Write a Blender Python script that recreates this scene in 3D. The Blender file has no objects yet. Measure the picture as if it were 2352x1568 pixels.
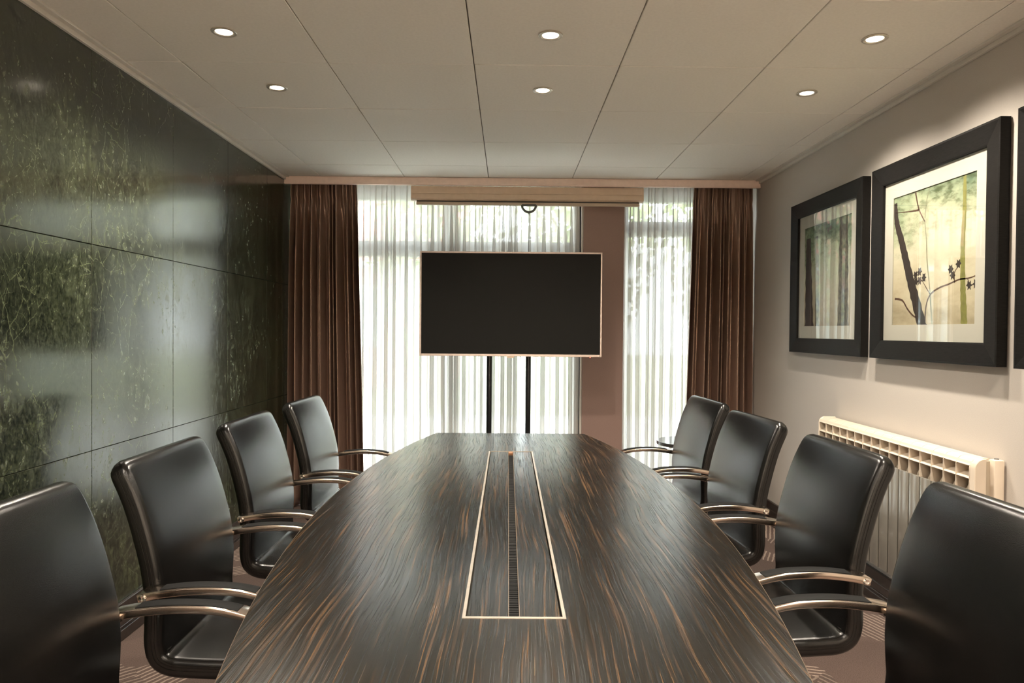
import bpy, bmesh, math, random
from mathutils import Vector, Matrix
random.seed(7)
sc = bpy.context.scene
COL = sc.collection
PI = math.pi

# ------------------------------------------------------------------ camera
F_PX, PITCH, ROLL, YAW, CAM_H = 1632.0, -0.0156, 0.0083, 0.0054, 1.30
cam_d = bpy.data.cameras.new('camera')
cam_d.sensor_width = 36.0
cam_d.lens = F_PX / 2352.0 * 36.0
cam_d.clip_start = 0.02
cam = bpy.data.objects.new('camera', cam_d)
COL.objects.link(cam)
fwd = Vector((math.sin(YAW)*math.cos(PITCH), math.cos(YAW)*math.cos(PITCH), math.sin(PITCH)))
rgt = Vector((math.cos(YAW), -math.sin(YAW), 0))
up = rgt.cross(fwd)
r2 = rgt*math.cos(ROLL) + up*math.sin(ROLL)
u2 = -rgt*math.sin(ROLL) + up*math.cos(ROLL)
cam.matrix_world = Matrix(((r2.x, u2.x, -fwd.x, 0), (r2.y, u2.y, -fwd.y, 0), (r2.z, u2.z, -fwd.z, CAM_H), (0, 0, 0, 1)))
sc.camera = cam

# ------------------------------------------------------------------ world, exposure
w = bpy.data.worlds.new('overcast_sky')
sc.world = w
w.use_nodes = True
bg = w.node_tree.nodes['Background']
bg.inputs['Color'].default_value = (0.90, 0.96, 1.0, 1)
bg.inputs['Strength'].default_value = 7.0
sc.view_settings.view_transform = 'Standard'
sc.view_settings.look = 'None'
sc.view_settings.gamma = 1.0
sc.view_settings.use_curve_mapping = False
sc.view_settings.exposure = 1.15
sc.cycles.max_bounces = 10
sc.cycles.diffuse_bounces = 5
sc.cycles.transparent_max_bounces = 16
sc.cycles.sample_clamp_indirect = 6.0

# room constants (metres, floor at z = 0)
XL, XR, YB, YN, ZC = -1.61, 1.80, 5.42, -1.7, 2.39
LAMP_W = 46.0          # each downlight's spot power
LAMP_COL = (1.0, 0.89, 0.75)

# sky portal over the glazing (only guides sampling of the sky)
pd = bpy.data.lights.new('sky_portal', 'AREA')
pd.shape = 'RECTANGLE'; pd.size = 3.4; pd.size_y = 2.34
pd.cycles.is_portal = True
po = bpy.data.objects.new('sky_portal', pd)
po.location = (0.1, YB + 0.12, 1.18); po.rotation_euler = (-PI/2, 0, 0)
COL.objects.link(po)

# ------------------------------------------------------------------ material helpers
MATS = {}
class NT:
    def __init__(s, name):
        m = bpy.data.materials.new(name); m.use_nodes = True
        s.m = m; s.t = m.node_tree; s.n = s.t.nodes; s.l = s.t.links
        s.b = s.n['Principled BSDF']; s.out = s.n['Material Output']
        MATS[name] = m
    def add(s, typ, **kw):
        nd = s.n.new(typ)
        for k, v in kw.items():
            if k.startswith('_'): setattr(nd, k[1:], v)
            else: s.set(nd, k.replace('__', ' '), v)
        return nd
    def set(s, nd, k, v):
        i = nd.inputs[int(k[1:])] if (k[0] == 'i' and k[1:].isdigit()) else nd.inputs[k]
        if isinstance(v, bpy.types.NodeSocket): s.l.new(v, i)
        else: i.default_value = v
    def math(s, op, a, b=0.0, c=None, clamp=False):
        nd = s.n.new('ShaderNodeMath'); nd.operation = op; nd.use_clamp = clamp
        s.set(nd, 'i0', a); s.set(nd, 'i1', b)
        if c is not None: s.set(nd, 'i2', c)
        return nd.outputs[0]
    def mix(s, f, a, b, blend='MIX'):
        nd = s.n.new('ShaderNodeMix'); nd.data_type = 'RGBA'; nd.blend_type = blend
        s.set(nd, 'i0', f); s.set(nd, 'i6', a); s.set(nd, 'i7', b)
        return nd.outputs[2]
    def ramp(s, f, stops):
        nd = s.n.new('ShaderNodeValToRGB'); s.l.new(f, nd.inputs[0])
        e = nd.color_ramp.elements
        while len(e) < len(stops): e.new(0.5)
        for q, (p, c) in zip(e, stops):
            q.position = p; q.color = c if len(c) == 4 else (*c, 1)
        return nd.outputs[0]
    def noise(s, vec, scale, detail=4, rough=0.5, dist=0.0):
        nd = s.n.new('ShaderNodeTexNoise')
        if vec is not None: s.l.new(vec, nd.inputs['Vector'])
        nd.inputs['Scale'].default_value = scale; nd.inputs['Detail'].default_value = detail
        nd.inputs['Roughness'].default_value = rough; nd.inputs['Distortion'].default_value = dist
        return nd
    def mapping(s, vec, loc=(0, 0, 0), rot=(0, 0, 0), scale=(1, 1, 1)):
        nd = s.n.new('ShaderNodeMapping'); s.l.new(vec, nd.inputs[0])
        nd.inputs[1].default_value = loc; nd.inputs[2].default_value = rot; nd.inputs[3].default_value = scale
        return nd.outputs[0]
    def obj(s): return s.n.new('ShaderNodeTexCoord').outputs['Object']
    def geo(s): return s.n.new('ShaderNodeNewGeometry').outputs['Position']
    def bump(s, h, strength=0.2, dist=0.002):
        nd = s.n.new('ShaderNodeBump'); s.l.new(h, nd.inputs['Height'])
        nd.inputs['Strength'].default_value = strength; nd.inputs['Distance'].default_value = dist
        s.l.new(nd.outputs[0], s.b.inputs['Normal'])
    def base(s, c=None, rough=None, metal=None, spec=None, **kw):
        for k, v in (('Base Color', c), ('Roughness', rough), ('Metallic', metal), ('Specular IOR Level', spec)):
            if v is None: continue
            if k == 'Base Color' and isinstance(v, tuple): v = (*v[:3], 1)
            s.set(s.b, k, v)
        for k, v in kw.items(): s.set(s.b, k.replace('_', ' '), v)
        return s

def simple(name, c, rough=0.5, metal=0.0, spec=0.5, nscale=40, amt=0.12, bump=0.0, bscale=200, **kw):
    t = NT(name)
    p = t.obj()
    n = t.noise(p, nscale, 5)
    dark = tuple(x*(1-amt) for x in c); light = tuple(min(1, x*(1+amt)) for x in c)
    t.base(t.ramp(n.outputs[0], [(0.3, dark), (0.7, light)]), rough, metal, spec, **kw)
    if bump: t.bump(t.noise(p, bscale, 3).outputs[0], bump, 0.002)
    return t.m

def make_materials():
    simple('ceiling_panel', (0.86, 0.82, 0.75), 0.75, nscale=90, amt=0.03, bump=0.06, bscale=500)
    simple('ceiling_backing', (0.22, 0.20, 0.18), 0.8)
    simple('white_trim', (0.66, 0.62, 0.56), 0.4, amt=0.02)
    simple('wall_paint', (0.50, 0.46, 0.415), 0.65, spec=0.3, nscale=300, amt=0.05, bump=0.12, bscale=700)
    simple('white_wall', (0.80, 0.74, 0.66), 0.6, amt=0.03)
    simple('wall_grey', (0.36, 0.33, 0.30), 0.7)
    simple('pillar_paint', (0.31, 0.205, 0.175), 0.6, nscale=200, amt=0.05)
    simple('pelmet_paint', (0.95, 0.76, 0.67), 0.45, nscale=30, amt=0.04)
    simple('baseboard_dark', (0.030, 0.022, 0.018), 0.32, nscale=60, amt=0.3)
    simple('window_frame', (0.045, 0.045, 0.05), 0.45)
    simple('tile_grout', (0.012, 0.013, 0.010), 0.7)
    simple('screen_case', (0.72, 0.56, 0.42), 0.35, nscale=20, amt=0.04)
    simple('screen_bar', (0.55, 0.44, 0.34), 0.35, nscale=20, amt=0.04)
    simple('grey_plastic', (0.12, 0.115, 0.11), 0.45)
    simple('black_plastic', (0.012, 0.012, 0.012), 0.4)
    simple('arm_pad_black', (0.005, 0.0048, 0.0045), 0.65, spec=0.12)
    simple('black_brush', (0.004, 0.004, 0.004), 0.9)
    simple('tv_bezel', (0.58, 0.50, 0.47), 0.28, metal=0.85, amt=0.05)
    simple('tv_panel', (0.009, 0.0097, 0.0095), 0.36, spec=0.13, amt=0.02)
    simple('dark_steel', (0.04, 0.042, 0.045), 0.22, metal=0.7)
    simple('bronze_chrome', (0.62, 0.52, 0.44), 0.17, metal=1.0, nscale=25, amt=0.08)
    simple('bolt_chrome', (0.75, 0.70, 0.65), 0.12, metal=1.0)
    simple('frame_alu', (0.50, 0.44, 0.37), 0.30, metal=0.6)
    simple('copper', (0.62, 0.32, 0.18), 0.35, metal=0.7)
    simple('radiator_cream', (0.66, 0.565, 0.455), 0.34, nscale=15, amt=0.03)
    simple('radiator_inner_shade', (0.40, 0.34, 0.26), 0.5, nscale=15, amt=0.03)  # darker cream: shade inside the sections is put into the colour
    simple('radiator_panel', (0.19, 0.178, 0.152), 0.13, nscale=15, amt=0.03, spec=0.6)
    simple('dark_laminate', (0.035, 0.032, 0.03), 0.18, nscale=60, amt=0.2)
    simple('picture_mat', (0.45, 0.44, 0.37), 0.8, nscale=400, amt=0.02)
    simple('lamp_ring', (0.62, 0.56, 0.48), 0.3, metal=0.6)
    simple('house_brick', (0.50, 0.27, 0.19), 0.9, nscale=20, amt=0.2)
    simple('house_tile', (0.55, 0.20, 0.15), 0.9, nscale=12, amt=0.2)
    simple('house_white', (0.80, 0.82, 0.85), 0.6)
    simple('house_glass', (0.25, 0.33, 0.36), 0.1)
    simple('paving', (0.74, 0.73, 0.70), 0.9, nscale=8, amt=0.12)
    simple('lawn', (0.36, 0.40, 0.22), 0.95, nscale=20, amt=0.4)
    simple('leaf', (0.26, 0.31, 0.13), 0.7, nscale=6, amt=0.5)
    simple('bark', (0.13, 0.09, 0.06), 0.9, nscale=20, amt=0.4)
    simple('spike_leaf', (0.38, 0.42, 0.14), 0.6, nscale=5, amt=0.3)

    # leather
    t = NT('leather'); p = t.obj()
    v = t.add('ShaderNodeTexVoronoi', _feature='F1', Scale=620.0); t.l.new(p, v.inputs['Vector'])
    n = t.noise(p, 9, 4)
    h = t.math('MULTIPLY_ADD', n.outputs[0], 0.15, v.outputs['Distance'])
    t.base(t.ramp(n.outputs[0], [(0.3, (0.004, 0.0038, 0.0035)), (0.7, (0.0065, 0.006, 0.0056))]), 0.23, spec=0.5)
    t.bump(h, 0.14, 0.0007)
    simple('leather_seam', (0.012, 0.010, 0.008), 0.7, spec=0.2)

    # macassar veneer: long wavering streaks along Y
    t = NT('macassar'); p = t.obj()
    wob = t.noise(t.mapping(p, scale=(2.0, 0.7, 1)), 1.2, 2)
    sx = t.n.new('ShaderNodeSeparateXYZ'); t.l.new(p, sx.inputs[0])
    wx = t.math('MULTIPLY_ADD', t.math('SUBTRACT', wob.outputs[0], 0.5), 0.10, sx.outputs[0])
    wob2 = t.noise(t.mapping(p, scale=(9, 2.6, 1)), 1.5, 2)
    wx = t.math('MULTIPLY_ADD', t.math('SUBTRACT', wob2.outputs[0], 0.5), 0.008, wx)
    cx = t.n.new('ShaderNodeCombineXYZ'); t.l.new(wx, cx.inputs[0])
    t.l.new(t.math('MULTIPLY', sx.outputs[1], 0.012), cx.inputs[1])
    fine = t.noise(cx.outputs[0], 300, 2, 0.6)
    mid = t.noise(cx.outputs[0], 135, 2, 0.6)
    cy2 = t.n.new('ShaderNodeCombineXYZ'); t.l.new(wx, cy2.inputs[0])
    t.l.new(t.math('MULTIPLY', sx.outputs[1], 0.03), cy2.inputs[1])
    brk = t.noise(cy2.outputs[0], 85, 3, 0.6)
    s1 = t.ramp(fine.outputs[0], [(0.50, (0, 0, 0)), (0.62, (1, 1, 1))])
    s2 = t.ramp(mid.outputs[0], [(0.555, (0, 0, 0)), (0.62, (1, 1, 1))])
    s3 = t.ramp(brk.outputs[0], [(0.36, (0.05,)*3), (0.56, (1, 1, 1))])
    st = t.math('MULTIPLY', t.math('ADD', t.math('MULTIPLY', s1, 0.10), t.math('MULTIPLY', s2, t.math('MULTIPLY_ADD', s1, 0.5, 0.5))), s3, clamp=True)
    ground = t.ramp(fine.outputs[0], [(0.35, (0.0035, 0.0034, 0.0028)), (0.65, (0.010, 0.0089, 0.0065))])
    t.base(t.mix(st, ground, (0.110, 0.062, 0.031, 1)), t.ramp(fine.outputs[0], [(0.35, (0.30,)*3), (0.65, (0.16,)*3)]), spec=0.32)
    pore = t.noise(t.mapping(p, scale=(1, 0.03, 1)), 420, 2)
    t.bump(t.math('ADD', fine.outputs[0], t.math('MULTIPLY', pore.outputs[0], 0.4)), 0.30, 0.0009)
    simple('veneer_edge', (0.11, 0.075, 0.045), 0.4)
    simple('veneer_dark', (0.016, 0.013, 0.010), 0.4, amt=0.4)

    # green marble, shifted tile by tile
    t = NT('green_marble')
    oi = t.n.new('ShaderNodeObjectInfo')
    off = t.n.new('ShaderNodeVectorMath'); off.operation = 'SCALE'
    t.l.new(oi.outputs['Location'], off.inputs[0]); off.inputs['Scale'].default_value = 3.7
    va = t.n.new('ShaderNodeVectorMath'); va.operation = 'ADD'
    t.l.new(t.obj(), va.inputs[0]); t.l.new(off.outputs[0], va.inputs[1])
    p = va.outputs[0]
    warp = t.noise(p, 5, 4)
    vw = t.n.new('ShaderNodeVectorMath'); vw.operation = 'MULTIPLY_ADD'
    t.l.new(warp.outputs['Color'], vw.inputs[0]); vw.inputs[1].default_value = (0.10,)*3; t.l.new(p, vw.inputs[2])
    q = vw.outputs[0]
    patch = t.noise(p, 2.0, 5, 0.55, 0.6)
    fine = t.noise(p, 38, 6, 0.7)
    basec = t.ramp(patch.outputs[0], [(0.34, (0.0040, 0.0052, 0.0038)), (0.52, (0.010, 0.013, 0.0075)), (0.70, (0.027, 0.034, 0.016))])
    c = t.mix(t.ramp(fine.outputs[0], [(0.42, (0, 0, 0)), (0.72, (1, 1, 1))]), basec, (0.034, 0.040, 0.024, 1))
    gr = t.noise(t.mapping(p, scale=(1, 1.4, 0.8)), 85, 5, 0.75, 0.5)
    c = t.mix(t.ramp(gr.outputs[0], [(0.50, (0, 0, 0)), (0.60, (0.85,)*3)]), c, t.mix(patch.outputs[0], (0.014, 0.018, 0.010, 1), (0.064, 0.076, 0.036, 1)))
    c = t.mix(t.ramp(gr.outputs[0], [(0.36, (0.9,)*3), (0.47, (0, 0, 0))]), c, (0.0035, 0.0042, 0.0034, 1))
    rgh = t.math('MULTIPLY_ADD', gr.outputs[0], 0.16, 0.07)
    # pebbles of two sizes
    zone = t.noise(p, 1.5, 3)
    zm = t.ramp(zone.outputs[0], [(0.38, (0.15,)*3), (0.58, (1, 1, 1))])
    for scl, st3, keep, col, amt in ((15.0, (1, 1.7, 0.75), 0.42, (0.058, 0.070, 0.031, 1), 0.9), (60.0, (1, 1.3, 0.8), 0.66, (0.078, 0.088, 0.052, 1), 0.9)):
        mp = t.mapping(q, scale=st3, rot=(0.35, 0, 0))
        vo = t.add('ShaderNodeTexVoronoi', _feature='DISTANCE_TO_EDGE', Scale=scl); t.l.new(mp, vo.inputs['Vector'])
        vc = t.add('ShaderNodeTexVoronoi', _feature='F1', Scale=scl); t.l.new(mp, vc.inputs['Vector'])
        sepc = t.n.new('ShaderNodeSeparateColor'); t.l.new(vc.outputs['Color'], sepc.inputs[0])
        m = t.math('MULTIPLY', t.ramp(vo.outputs['Distance'], [(0.05, (0, 0, 0)), (0.22, (1, 1, 1))]), t.ramp(sepc.outputs[0], [(keep-0.05, (0, 0, 0)), (keep+0.2, (1, 1, 1))]))
        m = t.math('MULTIPLY', t.math('MULTIPLY', m, zm), t.ramp(fine.outputs[0], [(0.35, (0.15,)*3), (0.6, (amt,)*3)]))
        c = t.mix(m, c, col)
        rgh = t.math('MULTIPLY_ADD', m, 0.12, rgh)
    # crack network, thin straight threads crossing each other
    vz = t.ramp(t.noise(p, 1.9, 3).outputs[0], [(0.36, (0.10,)*3), (0.58, (1, 1, 1))])
    wq = t.n.new('ShaderNodeVectorMath'); wq.operation = 'MULTIPLY_ADD'
    t.l.new(t.noise(p, 14, 3).outputs['Color'], wq.inputs[0]); wq.inputs[1].default_value = (0.035,)*3; t.l.new(p, wq.inputs[2])
    for scl, st3, wd, amt in ((4.2, (1, 1.5, 0.7), 0.009, 0.75), (8.5, (1, 1.0, 0.5), 0.012, 0.6), (21.0, (1, 1.2, 0.9), 0.022, 0.45)):
        vo = t.add('ShaderNodeTexVoronoi', _feature='DISTANCE_TO_EDGE', Scale=scl)
        t.l.new(t.mapping(wq.outputs[0], scale=st3, rot=(0.6*scl, 0, 0)), vo.inputs['Vector'])
        m = t.math('MULTIPLY', t.math('MULTIPLY', t.ramp(vo.outputs['Distance'], [(0.0, (1, 1, 1)), (wd, (0, 0, 0))]), vz), t.ramp(fine.outputs[0], [(0.3, (0.1*amt,)*3), (0.6, (amt,)*3)]))
        c = t.mix(m, c, (0.120, 0.140, 0.078, 1))
    t.base(c, rgh, spec=0.75)
    t.b.inputs['IOR'].default_value = 1.6

    # carpet: patches of stripes turned different ways
    t = NT('carpet'); p = t.geo()
    vo = t.add('ShaderNodeTexVoronoi', _feature='F1', _distance='MANHATTAN', Scale=3.6, Randomness=0.85); t.l.new(p, vo.inputs['Vector'])
    sep = t.n.new('ShaderNodeSeparateColor'); t.l.new(vo.outputs['Color'], sep.inputs[0])
    vr = t.n.new('ShaderNodeVectorRotate'); vr.rotation_type = 'Z_AXIS'
    wn = t.noise(p, 22, 2)
    wa = t.n.new('ShaderNodeVectorMath'); wa.operation = 'MULTIPLY_ADD'
    t.l.new(wn.outputs['Color'], wa.inputs[0]); wa.inputs[1].default_value = (0.012,)*3; t.l.new(p, wa.inputs[2])
    t.l.new(wa.outputs[0], vr.inputs['Vector'])
    t.l.new(t.math('MULTIPLY', sep.outputs[0], 6.283), vr.inputs['Angle'])
    sx = t.n.new('ShaderNodeSeparateXYZ'); t.l.new(vr.outputs[0], sx.inputs[0])
    sn = t.math('SINE', t.math('MULTIPLY', sx.outputs[0], 250.0))
    stripe = t.ramp(sn, [(0.25, (0, 0, 0)), (0.65, (1, 1, 1))])
    on = t.ramp(sep.outputs[1], [(0.42, (0, 0, 0)), (0.46, (1, 1, 1))])
    strength = t.math('MULTIPLY', on, t.ramp(sep.outputs[2], [(0, (0.35,)*3), (1, (1, 1, 1))]))
    nz = t.noise(p, 240, 3)
    g = t.ramp(sep.outputs[2], [(0.2, (0.085, 0.060, 0.052)), (0.8, (0.125, 0.085, 0.072))])
    g = t.mix(0.5, g, t.ramp(nz.outputs[0], [(0.3, (0.04, 0.03, 0.026)), (0.7, (0.17, 0.125, 0.105))]))
    c = t.mix(t.math('MULTIPLY', stripe, strength), g, (0.34, 0.265, 0.215, 1))
    t.base(c, 0.95, spec=0.1); t.bump(nz.outputs[0], 0.6, 0.004)

    # curtain cloth
    t = NT('brown_curtain_cloth'); p = t.obj()
    n = t.noise(t.mapping(p, scale=(1, 1, 0.05)), 300, 3)
    t.base(t.ramp(n.outputs[0], [(0.3, (0.26, 0.170, 0.128)), (0.7, (0.35, 0.230, 0.175))]), 0.30, metal=0.5, spec=0.5)
    # sheer voile: partly open weave
    t = NT('sheer_voile'); p = t.obj()
    wv = t.noise(t.mapping(p, scale=(1, 1, 0.02)), 500, 2)
    tr = t.n.new('ShaderNodeBsdfTransparent'); tr.inputs[0].default_value = (1, 1, 1, 1)
    tl = t.n.new('ShaderNodeBsdfTranslucent'); tl.inputs[0].default_value = (0.46, 0.455, 0.44, 1)
    df = t.n.new('ShaderNodeBsdfDiffuse'); df.inputs[0].default_value = (0.80, 0.76, 0.68, 1)
    m1 = t.n.new('ShaderNodeMixShader'); m1.inputs[0].default_value = 0.45
    t.l.new(tl.outputs[0], m1.inputs[1]); t.l.new(df.outputs[0], m1.inputs[2])
    m2 = t.n.new('ShaderNodeMixShader')
    t.l.new(t.ramp(wv.outputs[0], [(0.3, (0.76,)*3), (0.7, (0.66,)*3)]), m2.inputs[0])
    t.l.new(tr.outputs[0], m2.inputs[1]); t.l.new(m1.outputs[0], m2.inputs[2])
    t.l.new(m2.outputs[0], t.out.inputs[0])
    # clear glass
    for nm, tint in (('window_glass', (0.96, 0.98, 0.97, 1)), ('picture_glass', (1, 1, 1, 1))):
        t = NT(nm)
        tr = t.n.new('ShaderNodeBsdfTransparent'); tr.inputs[0].default_value = tint
        gl = t.n.new('ShaderNodeBsdfGlossy'); gl.inputs['Roughness'].default_value = 0.0
        fr = t.n.new('ShaderNodeFresnel'); fr.inputs[0].default_value = 1.9 if nm == 'picture_glass' else 1.6
        bf = t.n.new('ShaderNodeNewGeometry').outputs['Backfacing']
        m2 = t.n.new('ShaderNodeMixShader'); t.l.new(t.math('MULTIPLY', fr.outputs[0], t.math('SUBTRACT', 1.0, bf)), m2.inputs[0])
        t.l.new(tr.outputs[0], m2.inputs[1]); t.l.new(gl.outputs[0], m2.inputs[2])
        t.l.new(m2.outputs[0], t.out.inputs[0])
    # picture frame: near-black open grain
    t = NT('picture_frame_wood'); p = t.obj()
    n = t.noise(t.mapping(p, scale=(40, 40, 400)), 1.0, 3)
    t.base(t.ramp(n.outputs[0], [(0.3, (0.006, 0.0055, 0.005)), (0.7, (0.012, 0.011, 0.010))]), 0.40, spec=0.1)
    t.bump(n.outputs[0], 0.15, 0.001)
    # prints
    def print_mat(name, stops, green, scale):
        t = NT(name); p = t.obj()
        sz = t.n.new('ShaderNodeSeparateXYZ'); t.l.new(p, sz.inputs[0])
        n1 = t.noise(t.mapping(p, scale=(1, 1, 1.4)), scale, 6, 0.6, 0.4)
        hgt = t.math('ADD', t.math('MULTIPLY_ADD', sz.outputs[2], 1.3, 0.45), t.math('MULTIPLY', t.math('SUBTRACT', n1.outputs[0], 0.5), 0.75))
        c = t.ramp(hgt, stops)
        n2 = t.noise(t.mapping(p, rot=(0.5, 0, 0), scale=(1, 1, 2.6)), scale*3.2, 5, 0.6)
        bl = t.math('MULTIPLY', t.ramp(n2.outputs[0], [(0.47, (0, 0, 0)), (0.62, (1, 1, 1))]), t.ramp(hgt, [(0.50, (0.08,)*3), (0.85, (0.9,)*3)]))
        c = t.mix(bl, c, green)
        t.base(c, 0.7, spec=0.3)
    print_mat('print_branches', [(0.0, (0.27, 0.23, 0.14)), (0.22, (0.45, 0.40, 0.27)), (0.5, (0.50, 0.475, 0.345)), (0.72, (0.30, 0.35, 0.22)), (0.95, (0.08, 0.14, 0.08))], (0.040, 0.062, 0.018, 1), 5)
    print_mat('print_trunks', [(0.0, (0.30, 0.26, 0.18)), (0.3, (0.40, 0.36, 0.26)), (0.6, (0.34, 0.38, 0.25)), (0.8, (0.10, 0.18, 0.09)), (0.95, (0.04, 0.08, 0.06))], (0.03, 0.05, 0.02, 1), 6)
    simple('ink_dark', (0.018, 0.012, 0.008), 0.7, nscale=60, amt=0.4)
    simple('ink_brown', (0.06, 0.030, 0.014), 0.7, nscale=60, amt=0.4)
    simple('ink_olive', (0.16, 0.16, 0.035), 0.7, nscale=30, amt=0.25)
    simple('ink_grey', (0.16, 0.17, 0.10), 0.7, nscale=30, amt=0.25)
    simple('ink_bark', (0.075, 0.065, 0.04), 0.7, nscale=45, amt=0.9)
    # lamps
    t = NT('lamp_glow')
    e = t.n.new('ShaderNodeEmission'); e.inputs[0].default_value = (1.0, 0.86, 0.66, 1); e.inputs[1].default_value = 4.0
    t.l.new(e.outputs[0], t.out.inputs[0])
    t = NT('standby_red')
    e = t.n.new('ShaderNodeEmission'); e.inputs[0].default_value = (1.0, 0.10, 0.06, 1); e.inputs[1].default_value = 2.5
    t.l.new(e.outputs[0], t.out.inputs[0])
make_materials()

# ------------------------------------------------------------------ mesh helpers
def add_box(bm, x0, x1, y0, y1, z0, z1, bev=0.0, seg=1):
    r = bmesh.ops.create_cube(bm, size=1.0, matrix=Matrix.Translation(((x0+x1)/2, (y0+y1)/2, (z0+z1)/2)) @ Matrix.Diagonal((abs(x1-x0), abs(y1-y0), abs(z1-z0), 1)))
    if bev > 0:
        es = list({e for v in r['verts'] for e in v.link_edges})
        bmesh.ops.bevel(bm, geom=es, offset=bev, segments=seg, affect='EDGES', profile=0.5)

def add_tube(bm, pts, rad, n=8, caps=True):
    pts = [Vector(p) for p in pts]
    rings = []
    up0 = None
    for i, p in enumerate(pts):
        d = (pts[min(i+1, len(pts)-1)] - pts[max(i-1, 0)]).normalized()
        if up0 is None:
            up0 = d.orthogonal().normalized()
        a = (up0 - d*up0.dot(d)).normalized(); up0 = a
        b = d.cross(a)
        r = rad[i] if isinstance(rad, (list, tuple)) else rad
        rings.append([bm.verts.new(p + (a*math.cos(2*PI*k/n) + b*math.sin(2*PI*k/n))*r) for k in range(n)])
    for A, B in zip(rings, rings[1:]):
        for k in range(n):
            bm.faces.new((A[k], A[(k+1) % n], B[(k+1) % n], B[k]))
    if caps:
        bm.faces.new(list(reversed(rings[0]))); bm.faces.new(rings[-1])

def add_lathe(bm, prof, n=32, axis='Z', center=(0, 0, 0)):
    """prof: list of (radius, height)."""
    c = Vector(center); rings = []
    for r, h in prof:
        ring = []
        for k in range(n):
            a = 2*PI*k/n
            v = Vector((r*math.cos(a), r*math.sin(a), h))
            if axis == 'Y': v = Vector((v.x, v.z, -v.y))
            if axis == 'X': v = Vector((v.z, v.x, v.y))
            ring.append(bm.verts.new(c + v))
        rings.append(ring)
    for A, B in zip(rings, rings[1:]):
        for k in range(n):
            bm.faces.new((A[k], A[(k+1) % n], B[(k+1) % n], B[k]))
    bm.faces.new(list(reversed(rings[0]))); bm.faces.new(rings[-1])

def add_prism(bm, poly, axis, a, b):
    """poly of 2D points extruded along an axis from a to b: axis X -> (y,z), Y -> (x,z), Z -> (x,y)."""
    def mk(p, t):
        return {'X': (t, p[0], p[1]), 'Y': (p[0], t, p[1]), 'Z': (p[0], p[1], t)}[axis]
    A = [bm.verts.new(mk(p, a)) for p in poly]; B = [bm.verts.new(mk(p, b)) for p in poly]
    n = len(poly)
    bm.faces.new(A); bm.faces.new(list(reversed(B)))
    for k in range(n):
        bm.faces.new((A[k], B[k], B[(k+1) % n], A[(k+1) % n]))

def finish(name, bm, mat, parent=None, smooth=False, angle=35):
    bmesh.ops.recalc_face_normals(bm, faces=bm.faces[:])
    me = bpy.data.meshes.new(name)
    bm.to_mesh(me); bm.free()
    if smooth:
        for p in me.polygons: p.use_smooth = True
        if angle < 180:
            me.set_sharp_from_angle(angle=math.radians(angle))
    o = bpy.data.objects.new(name, me)
    if mat: me.materials.append(MATS[mat])
    COL.objects.link(o)
    if parent: o.parent = parent
    return o

def box(name, mat, parent, *a, bev=0.0, seg=1, smooth=False):
    bm = bmesh.new(); add_box(bm, *a, bev=bev, seg=seg)
    return finish(name, bm, mat, parent, smooth=smooth)

def boxes(name, mat, parent, lst, bev=0.0):
    bm = bmesh.new()
    for b in lst: add_box(bm, *b, bev=bev)
    return finish(name, bm, mat, parent)

def tag(o, label, cat, group=None):
    o['label'] = label; o['category'] = cat
    if group: o['group'] = group
    return o
def thing(name, label, cat, loc=(0, 0, 0), rz=0.0, group=None):
    o = bpy.data.objects.new(name, None); COL.objects.link(o)
    o.empty_display_size = 0.1
    o.location = loc; o.rotation_euler = (0, 0, rz)
    return tag(o, label, cat, group)
def struct(o):
    o['kind'] = 'structure'; return o
def struct_empty(name, loc=(0, 0, 0)):
    o = bpy.data.objects.new(name, None); COL.objects.link(o); o.location = loc
    return struct(o)
def copy_tree(o, parent=None):
    c = o.copy(); COL.objects.link(c)
    if parent: c.parent = parent
    for ch in list(o.children): copy_tree(ch, c)
    return c

# ------------------------------------------------------------------ shell of the room
struct(box('floor', 'carpet', None, XL-0.3, XR+0.3, YN-0.1, YB+0.1, -0.06, 0.0))
wl = struct(box('wall_left', 'tile_grout', None, XL-0.15, XL-0.012, YN, YB+0.1, 0, ZC+0.05))
struct(box('wall_right', 'wall_paint', None, XR, XR+0.15, YN, YB+0.1, 0, ZC+0.05))
struct(box('wall_near', 'white_wall', None, XL-0.15, XR+0.15, YN-0.15, YN, 0, ZC+0.05))
ceil = struct(box('ceiling', 'ceiling_backing', None, XL-0.15, XR+0.15, YN-0.15, YB+0.15, ZC+0.012, ZC+0.10))

# ceiling panels (children of the ceiling)
xs = [XL+0.035, -1.35, -0.75, -0.15, 0.45, 1.05, 1.65, XR-0.03]
ys = [YN+0.02] + [2.3375-0.6*k for k in range(6, 0, -1)] + [2.3375+0.6*k for k in range(0, 5)] + [5.10]
panel_mesh = {}
G = 0.0022
for i in range(len(xs)-1):
    for j in range(len(ys)-1):
        sx, sy = round(xs[i+1]-xs[i], 4), round(ys[j+1]-ys[j], 4)
        if (sx, sy) not in panel_mesh:
            bm = bmesh.new(); add_box(bm, -sx/2+G, sx/2-G, -sy/2+G, sy/2-G, 0, 0.012, bev=0.0018)
            o = finish('ceiling_panel', bm, 'ceiling_panel', ceil); panel_mesh[(sx, sy)] = o.data
        else:
            o = bpy.data.objects.new('ceiling_panel', panel_mesh[(sx, sy)]); COL.objects.link(o); o.parent = ceil
        o.location = ((xs[i]+xs[i+1])/2, (ys[j]+ys[j+1])/2, ZC + random.uniform(-0.0006, 0.0006))
struct(box('ceiling_window_strip', 'ceiling_panel', None, XL, XR, 5.125, YB+0.1, ZC-0.005, ZC+0.012))

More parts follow.
